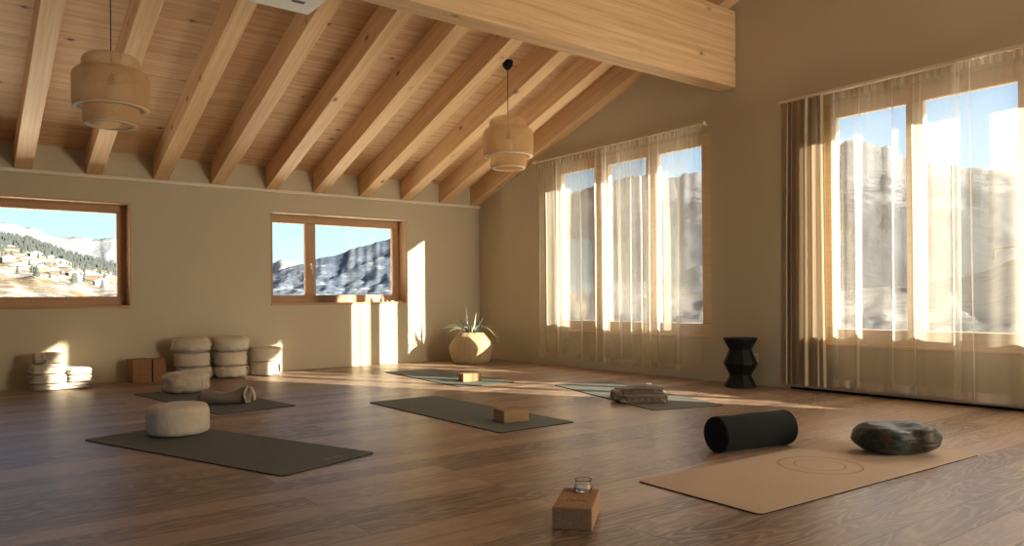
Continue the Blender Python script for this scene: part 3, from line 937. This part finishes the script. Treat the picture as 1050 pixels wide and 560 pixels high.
# camera-right direction in the plan is about (.795,-.607): list = (sideways, towards camera, tip height above rim, sag)
leaves = [(-.02, .0, .36, 0), (.20, .05, .34, 0), (-.12, .05, .26, 0), (.11, -.04, .33, .01), (-.17, .04, .22, .01), (.05, .08, .27, .01), (-.24, .02, .15, .02), (.24, .0, .15, .05), (-.36, .02, .055, .10),
          (.42, -.02, .02, .16), (-.30, .10, -.04, .16), (.10, -.15, .25, .02), (-.18, -.15, .20, .05), (.28, .18, -.03, .18), (.02, .30, .02, .16),
          (-.12, .26, -.02, .18), (.14, .22, .10, .1), (.34, -.12, .10, .10), (-.32, -.10, .10, .08), (.06, -.28, .12, .1), (.16, .02, .22, .02), (-.05, .14, .17, .05)]
cr = Vector((.795, -.607, 0)); cf = Vector((-.607, -.795, 0))
for sx, sf, hz, sag in leaves:
    tip = cr*sx + cf*sf + Vector((0, 0, hz))
    d2 = Vector((tip.x, tip.y, 0)); dn = d2.normalized() if d2.length > .01 else cr
    base = Vector((0, 0, .395)) + dn*.045
    side = dn.cross(Vector((0, 0, 1)))
    m = MB(); vs = []
    n = 10
    w0 = .0135 + rs.uniform(0, .004)
    for i in range(n+1):
        t = i/n
        p = base*(1) + tip*t + Vector((0, 0, sag*4*t*(1-t)*.55))
        w = w0*(1-t**1.6)+.0012
        vs += [p-side*w, p-Vector((0, 0, w*.35))-dn*w*.35, p+side*w, p+Vector((0, 0, w*.25))]
    fs = []
    for i in range(n):
        for k in range(4): fs.append((i*4+k, i*4+(k+1) % 4, i*4+4+(k+1) % 4, i*4+4+k))
    fs += [(0, 3, 2, 1), tuple(n*4+k for k in range(4))]
    m.add(vs, fs); m.build('leaf', M['leaf'], pl, True)

# ------------------------------------------------------------------ sockets, ornament
def socket(label, y, z):
    root = thing('wall_socket', label, 'socket', (-.001, y, z))
    m = MB(); m.box(-.010, 0, -.041, .041, -.041, .041); m.build('cover_plate', M['whiteplastic'], root, bevel=.004)
    m = MB(); m.lathe([(.021, .0), (.021, .0012), (.018, .0016)], 20)
    m.v = [(-.0102-z_, x_, y_) for x_, y_, z_ in m.v]; sf_ = m.build('socket_face', M['greyplastic'], root, True)
    m = MB()
    for a in (-.0095, .0095, 0): m.lathe([(.0028, 0), (.0028, .001)], 8, cx=a, cy=0)
    m.v = [(-.0118-z_, x_, y_) for x_, y_, z_ in m.v]; m.build('pin_hole', M['black'], sf_)
socket('white wall socket half hidden behind the black stool', -4.595, .262)
socket('white wall socket on the curtain wall behind the plant', -.452, .283)
M['stonegrey'] = m_plain('weathered_stone', (.20, .17, .14), .8, .2, 120, .3, .5)
M['pebble'] = m_plain('pale_pebble', (.62, .58, .52), .6, .3)
fg = thing('figurine', 'tiny dark seated figurine on the sill of the smaller window', 'ornament', (-1.545, .05, .8182))
m = MB(); m.lathe([(.028, 0), (.031, .008), (.027, .024), (.019, .036), (.021, .05), (.020, .062), (.011, .072), (.008, .076)], 20, cap=True); m.build('torso', M['stonegrey'], fg, True)
m = MB(); m.lathe([(.003, .074), (.012, .08), (.0145, .09), (.011, .101), (.005, .107), (.002, .111)], 16); m.build('head', M['stonegrey'], fg, True)
for sx in (-1, 1):
    m = MB(); m.tube([(sx*.019, 0, .060), (sx*.027, -.008, .042), (sx*.012, -.024, .028)], [.006, .006, .005], 8); m.build('arm', M['stonegrey'], fg, True)
for k, (x, r, h, lb, mt) in enumerate(((-1.475, .017, .026, 'little dark stone beside the figurine on the window sill', 'stonegrey'), (-1.40, .03, .016, 'flat pale pebble on the window sill, nearer the figurine', 'pebble'), (-1.30, .036, .014, 'flat pale pebble at the right end of the window sill', 'pebble'))):
    m = cushion_mesh(r, h, .8, k+.5, 0, 8, .01, nu=20, nv=10, ry=r*.7)
    tag(m.build('pebble', M[mt], smooth=True, loc=(x, .04, .8182)), lb, 'pebble')

# ------------------------------------------------------------------ the valley outside
CAM = Vector((-6.2243, -8.9091, .8503))
def m_land(name, snow, rock, grass, f_snow, scale, zs=None, bump=.35):
    t = NT(name); c = t.coord()
    sep = t.n('ShaderNodeSeparateXYZ'); t.l(c, sep.inputs[0])
    c = t.mapping(c, (1, 1, 3.2))
    a = t.noise(c, scale, 6, .62, .4); b = t.noise(c, scale*5, 4, .65, .2)
    d = t.noise(t.mapping(c, (1, 1, 2.2)), scale*2.2, 5, .6, .8)
    s = t.math('ADD', t.math('MULTIPLY', a, .55), t.math('MULTIPLY', d, .45))
    if zs:
        z0, H, kz = zs
        s = t.math('ADD', s, t.math('MULTIPLY', t.math('MULTIPLY', t.math('SUBTRACT', sep.outputs[2], z0), 1.0/H, clamp=False), kz))
    sm = t.ramp(s, [(f_snow-.03, 0.0), (f_snow+.03, 1.0)])
    ground = t.mix(t.ramp(b, [(.40, 0.0), (.6, 1.0)]), rock, grass)
    sn = t.mix(t.ramp(b, [(.35, 0.0), (.75, 1.0)]), vscale(snow, .82), snow)
    colr = t.mix(sm, ground, sn)
    return t.done(t.bsdf(colr, .9, .05, t.bump(t.math('ADD', a, t.math('MULTIPLY', b, .4)), bump, 1.0/scale*.2)))

def interp(tab, x):
    if x <= tab[0][0]: return tab[0][1]
    for (a, b), (c_, d_) in zip(tab, tab[1:]):
        if x <= c_: return b + (d_-b)*(x-a)/(c_-a)
    return tab[-1][1]
def land(name, az0, az1, sky, r0, r1, te0, mat_, na=150, nr=50, rough=1.0, power=1.0, seed=0.0, crest=.003, back=True):
    m = MB()
    def pos(az, t):
        r = r0*(r1/r0)**t
        q = (r-r0)/(r1-r0)
        b0 = te0(az) if callable(te0) else te0
        top = interp(sky, az) + crest*fbm(az*1.3+seed, seed, 0, 5)
        te = b0 + (top-b0)*q**power
        z = CAM.z + r*te + rough*r*.012*math.sin(PI*q)*fbm(az*.55+seed, t*7, seed, 6)
        a = math.radians(az)
        return Vector((CAM.x + r*math.sin(a), CAM.y + r*math.cos(a), z))
    def f(u, v):
        az = az0+(az1-az0)*u
        if v > .95 and back:
            p = pos(az, 1.0); a = math.radians(az); k = (v-.95)/.05
            return (p.x+math.sin(a)*r1*.25*k, p.y+math.cos(a)*r1*.25*k, p.z - r1*.12*k)
        return pos(az, v/.95 if back else v)
    m.grid(f, na, nr)
    tag(m.build(name, mat_, smooth=True), kind='structure')
    return pos

SNOW = (0.1154, 0.1198, 0.1273)
M['l_meadow'] = m_land('meadow_with_snow', (0.1342, 0.1317, 0.1273), (0.0649, 0.0437, 0.0250), (0.0880, 0.0649, 0.0337), .50, .018)
M['l_far'] = m_land('snow_peaks', SNOW, (0.0736, 0.0782, 0.0909), (0.0689, 0.0689, 0.0809), .36, .004)
M['l_forest'] = m_land('forest_slope_with_snow', (0.1435, 0.1464, 0.1564), (0.0266, 0.0351, 0.0502), (0.0452, 0.0559, 0.0746), .56, .024)  # blue-grey of distant haze mixed into the forest colours
M['l_rock'] = m_land('blue_rock_and_snow', (0.0616, 0.0637, 0.0699), (0.0148, 0.0181, 0.0255), (0.0205, 0.0238, 0.0312), .57, .0085, zs=(190, 200, .20), bump=.35)  # distance haze painted into the rock as a blue cast
M['l_valley'] = m_land('snowy_valley', (0.0875, 0.0875, 0.0891), (0.0239, 0.0228, 0.0228), (0.0371, 0.0345, 0.0292), .47, .030)

far1 = [(-4, .095), (3.18, .0888), (4.62, .0850), (5.95, .077), (6.88, .0739), (7.77, .0756), (8.33, .0725), (9.54, .0754), (10.4, .0712), (13, .060), (17, .050), (19.1, .046), (19.7, .0464), (20.33, .0523), (21.1, .0487), (22, .048), (22.9, .0413), (26, .035), (30, .03)]
land('mountain_range', -6, 31, far1, 1700, 3600, -.01, M['l_far'], 220, 40, .8, .9, 3.1, .003)
crest1 = [(-5, .092), (3.17, .0745), (4.72, .0700), (6.32, .0590), (7.98, .0500), (9.58, .0420), (13, .028), (18, .010)]
p1 = land('hillside', -6, 18, crest1, 150, 1250, -.016, M['l_meadow'], 150, 60, .5, .85, 8.2, .0008)
hill2 = [(15, .004), (18, .022), (19.7, .0337), (20.46, .0399), (21.2, .0450), (22, .0462), (22.8, .0526), (23.6, .0551), (24.3, .059), (25.1, .0641), (26.1, .0699), (27.2, .0757), (27.9, .0788), (28.6, .0822), (34, .11)]
land('hillside', 14.5, 36, hill2, 620, 1150, -.012, M['l_forest'], 170, 60, .55, .95, 15.4, .0022)
sky3 = [(33, .10), (39.7, .1176), (41.7, .1365), (43, .145), (44.6, .1546), (46, .1564), (47.4, .1581), (49.5, .1566), (51.5, .1588), (56, .175), (59, .1847), (62.4, .1854), (63.9, .1759), (65, .1624), (66.4, .1511), (68.2, .1458), (69.8, .1397), (71.7, .1321), (78, .12), (90, .12)]
land('mountain_range', 32, 92, sky3, 1500, 2300, .0, M['l_rock'], 280, 60, .35, .9, 21.3, .006)
land('hillside', 33, 95, [(33, .01), (48.2, .0213), (51.5, .0406), (60.8, .006), (65, .01), (69, .022), (74, .06), (95, .05)], 120, 1100, -.085, M['l_valley'], 220, 60, .35, .75, 5.5, .002)

m = MB()
ends = [(-14, 165, -1.75), (14, 165, -1.75), (15.5, 640, -7.2), (33, 640, -7.2), (34.5, 125, -10.2), (104, 125, -10.2)]
def gr(u, v):
    az = -14 + 118*u
    re_ = interp([(a, r) for a, r, z in ends], az); ze = interp([(a, z) for a, r, z in ends], az)
    r = 1.5*(re_/1.5)**v; a = math.radians(az)
    z = -1.7 + (ze+1.7)*r/re_ + .12*fbm(r*.15*math.sin(a), r*.15*math.cos(a), 2.2, 3)*min(1, r/20)
    return (CAM.x + r*math.sin(a), CAM.y + r*math.cos(a), z)
m.grid(gr, 90, 60)
tag(m.build('ground_outside', M['l_valley'], smooth=True), kind='structure')

# village, woods and single trees on the slope seen through the wide window
M['h_wall'] = m_plain('chalet_wall', (0.0599, 0.0419, 0.0299), .8, .1, .5, .1, .0)
M['h_roof'] = m_plain('snowy_roof', (0.1348, 0.1348, 0.1398), .9, .05, .5, .1, .0)
M['h_base'] = m_plain('chalet_render', (0.1298, 0.1173, 0.0998), .9, .05, .5, .1, .0)
M['tree'] = m_plain('spruce_needles', (.021, .025, .025), .95, .05, .3, .3, .0)
M['trunk'] = m_plain('bark', (.08, .055, .04), .95, .05, .5, .2, .0)
def tt(r): return math.log(r/150)/math.log(1250/150)
hs = [(3.5, 860), (4.2, 780), (4.7, 870), (5.2, 800), (5.7, 890), (6.15, 790), (6.6, 870), (7.05, 800), (7.5, 730), (7.9, 850), (8.3, 770), (8.75, 700), (9.2, 790), (5.0, 980), (6.4, 990)]
hw = ['chalet with snowy roof, %s of the village on the slope outside' % s for s in
      ('leftmost', 'second from the left', 'third from the left', 'fourth from the left', 'fifth from the left', 'sixth from the left', 'seventh from the left', 'eighth from the left', 'ninth from the left', 'tenth from the left', 'eleventh from the left', 'twelfth from the left', 'rightmost', 'upper left', 'upper right')]
for (az, r), lb in zip(hs, hw):
    p = p1(az, tt(r)); rs = random.Random(int(az*100))
    root = thing('chalet', lb, 'house', (p.x, p.y, p.z-.6), rs.uniform(-.5, .5), 'village houses')
    w, d, h = rs.uniform(8, 11), rs.uniform(7, 9), rs.uniform(3.6, 4.8)
    m = MB(); m.box(-w/2, w/2, -d/2, d/2, 0, h); m.build('wall', M['h_wall'] if rs.random() < .6 else M['h_base'], root)
    m = MB(); m.prism([(-w/2-1, h-.2), (w/2+1, h-.2), (w/2+1, h+.15), (0, h+3.0), (-w/2-1, h+.15)], 1, -d/2-1.2, d/2+1); m.build('roof', M['h_roof'], root)
def cone_tree(m, x, y, z, h, r, seg=6):
    b = [(x+r*math.cos(2*PI*k/seg), y+r*math.sin(2*PI*k/seg), z+h*.1) for k in range(seg)]
    m.add(b+[(x, y, z+h)], [(k, (k+1) % seg, seg) for k in range(seg)])
rs = random.Random(3)
proto = None
TG = 'single spruces among the village houses'
spots = []
while len(spots) < 34:
    az = rs.uniform(3.2, 9.6); r = rs.uniform(640, 960)
    q = Vector((r*math.radians(az), r))
    if all((q-Vector((r2*math.radians(a2), r2))).length > 11 for a2, r2 in hs) and all((q-o_).length > 6 for o_, _, _ in spots):
        spots.append((q, az, r))
for q, az, r in spots:
    p = p1(az, tt(r)); k = rs.uniform(.55, .95)
    if proto is None:
        proto = thing('spruce_tree', 'dark single spruce standing among the village houses outside', 'tree', (0, 0, 0), 0, TG)
        m = MB()
        for j in range(3): cone_tree(m, 0, 0, 1.5+j*2.6, 5.2-j*.5, 2.5-j*.55, 8)
        m.build('crown', M['tree'], proto)
        m = MB(); m.tube([(0, 0, -.8), (0, 0, 3)], .3, 6); m.build('trunk', M['trunk'], proto)
        o = proto
    else: o = copy_tree(proto)
    o.location = (p.x, p.y, p.z-.2); o.scale = (k, k, k)
m = MB()
for i in range(2600):
    az = rs.uniform(-2, 12.5); t = 1-abs(rs.gauss(0, .034))
    if t > 1: continue
    p = p1(az, t)
    h = rs.uniform(6, 10)
    cone_tree(m, p.x, p.y, p.z-1, h, h*.22, 5)
tag(m.build('forest', M['tree']), 'dark forest belt along the crest of the snowy slope outside', 'forest', kind='stuff')

# ------------------------------------------------------------------ light
SUN_DIR = Vector((-.52, 1, -.336)).normalized()
sd = bpy.data.lights.new('sun', 'SUN'); sd.energy = 66.0; sd.angle = math.radians(.53); sd.color = (1, .89, .71)
so = bpy.data.objects.new('sun', sd); COL.objects.link(so)
so.rotation_euler = SUN_DIR.to_track_quat('-Z', 'Y').to_euler(); so.location = (20, -40, 20)

wd = bpy.data.worlds.new('sky'); SC.world = wd; wd.use_nodes = True
nt = wd.node_tree; nt.nodes.clear()
tc = nt.nodes.new('ShaderNodeTexCoord'); sp = nt.nodes.new('ShaderNodeSeparateXYZ'); nt.links.new(tc.outputs['Generated'], sp.inputs[0])
cr_ = nt.nodes.new('ShaderNodeValToRGB')
els = cr_.color_ramp.elements
els[0].position = .0; els[0].color = (.70, .92, .93, 1)
els[1].position = .9; els[1].color = (.22, .42, .80, 1)
for ps, cl in ((.06, (.64, .89, .93, 1)), (.15, (.50, .74, .93, 1)), (.30, (.36, .58, .90, 1))):
    e = els.new(ps); e.color = cl
nt.links.new(sp.outputs[2], cr_.inputs[0])
bg = nt.nodes.new('ShaderNodeBackground'); bg.inputs[1].default_value = 1.0
nt.links.new(cr_.outputs[0], bg.inputs[0])
wo = nt.nodes.new('ShaderNodeOutputWorld'); nt.links.new(bg.outputs[0], wo.inputs[0])

def area(name, loc, target, sx, sy, power, col):
    d = bpy.data.lights.new(name, 'AREA'); d.shape = 'RECTANGLE'; d.size = sx; d.size_y = sy; d.energy = power; d.color = col
    o = bpy.data.objects.new(name, d); COL.objects.link(o); o.location = loc
    o.rotation_euler = (Vector(target)-Vector(loc)).to_track_quat('-Z', 'Y').to_euler(); return o
# added fill lamp in the made-up left wall opening, out of view
area('window_daylight', (LEFT_X-.10, (W6[0]+W6[1])/2, 1.55), (0, (W6[0]+W6[1])/2, 1.55), W6[1]-W6[0]-.3, 2.1, 5, (.92, .95, 1.0))
# added fill lamps outside the two curtained windows, above and below each
for yy, dn, up in ((-2.75, 170, 260), (-6.6, 240, 230)):
    area('sky_glare', (2.6, yy-.5, 4.3), (-1.8, yy+.4, .3), 2.6, 2.0, dn, (1, .90, .76))
    area('snow_glare', (2.1, yy-.6, -.9), (-2.6, yy+1.2, 3.2), 2.6, 1.6, up, (1, .86, .66))
for xx, pw in ((-5.9, 250), (-2.15, 260)):  # added upward fill lamps, hidden below the back window sills
    area('snow_glare', (xx, 2.0, -.4), (xx, -3.4, 3.3), 2.4, 1.4, pw, (1, .88, .70))
# added fill lamp in the made-up front wall opening behind the camera
area('door_daylight', (-.75, FRONT_Y-.12, 1.35), (-.75, 0, 1.35), 1.2, 2.3, 190, (1, .89, .72))

# ------------------------------------------------------------------ camera
cam = bpy.data.cameras.new('camera'); co = bpy.data.objects.new('camera', cam); COL.objects.link(co)
yaw, roll, f = .65245, -.009073, 771.243
fwd = Vector((math.sin(yaw), math.cos(yaw), 0)); r0 = Vector((math.cos(yaw), -math.sin(yaw), 0)); u0 = Vector((0, 0, 1))
Rv = r0*math.cos(roll)+u0*math.sin(roll); Uv = -r0*math.sin(roll)+u0*math.cos(roll)
mw = Matrix((Rv, Uv, -fwd)).transposed().to_4x4(); mw.translation = CAM
co.matrix_world = mw
cam.sensor_fit = 'HORIZONTAL'; cam.sensor_width = 36; cam.lens = f/1050*36
cam.shift_y = 26.06/1050; cam.clip_start = .05; cam.clip_end = 8000
SC.camera = co

SC.view_settings.view_transform = 'Standard'; SC.view_settings.look = 'None'
SC.view_settings.gamma = 1; SC.view_settings.use_curve_mapping = False
SC.view_settings.exposure = 0.47
cy = SC.cycles
cy.use_denoising = True
cy.max_bounces = 10; cy.diffuse_bounces = 6; cy.glossy_bounces = 4; cy.transmission_bounces = 8; cy.transparent_max_bounces = 40
cy.sample_clamp_indirect = 6
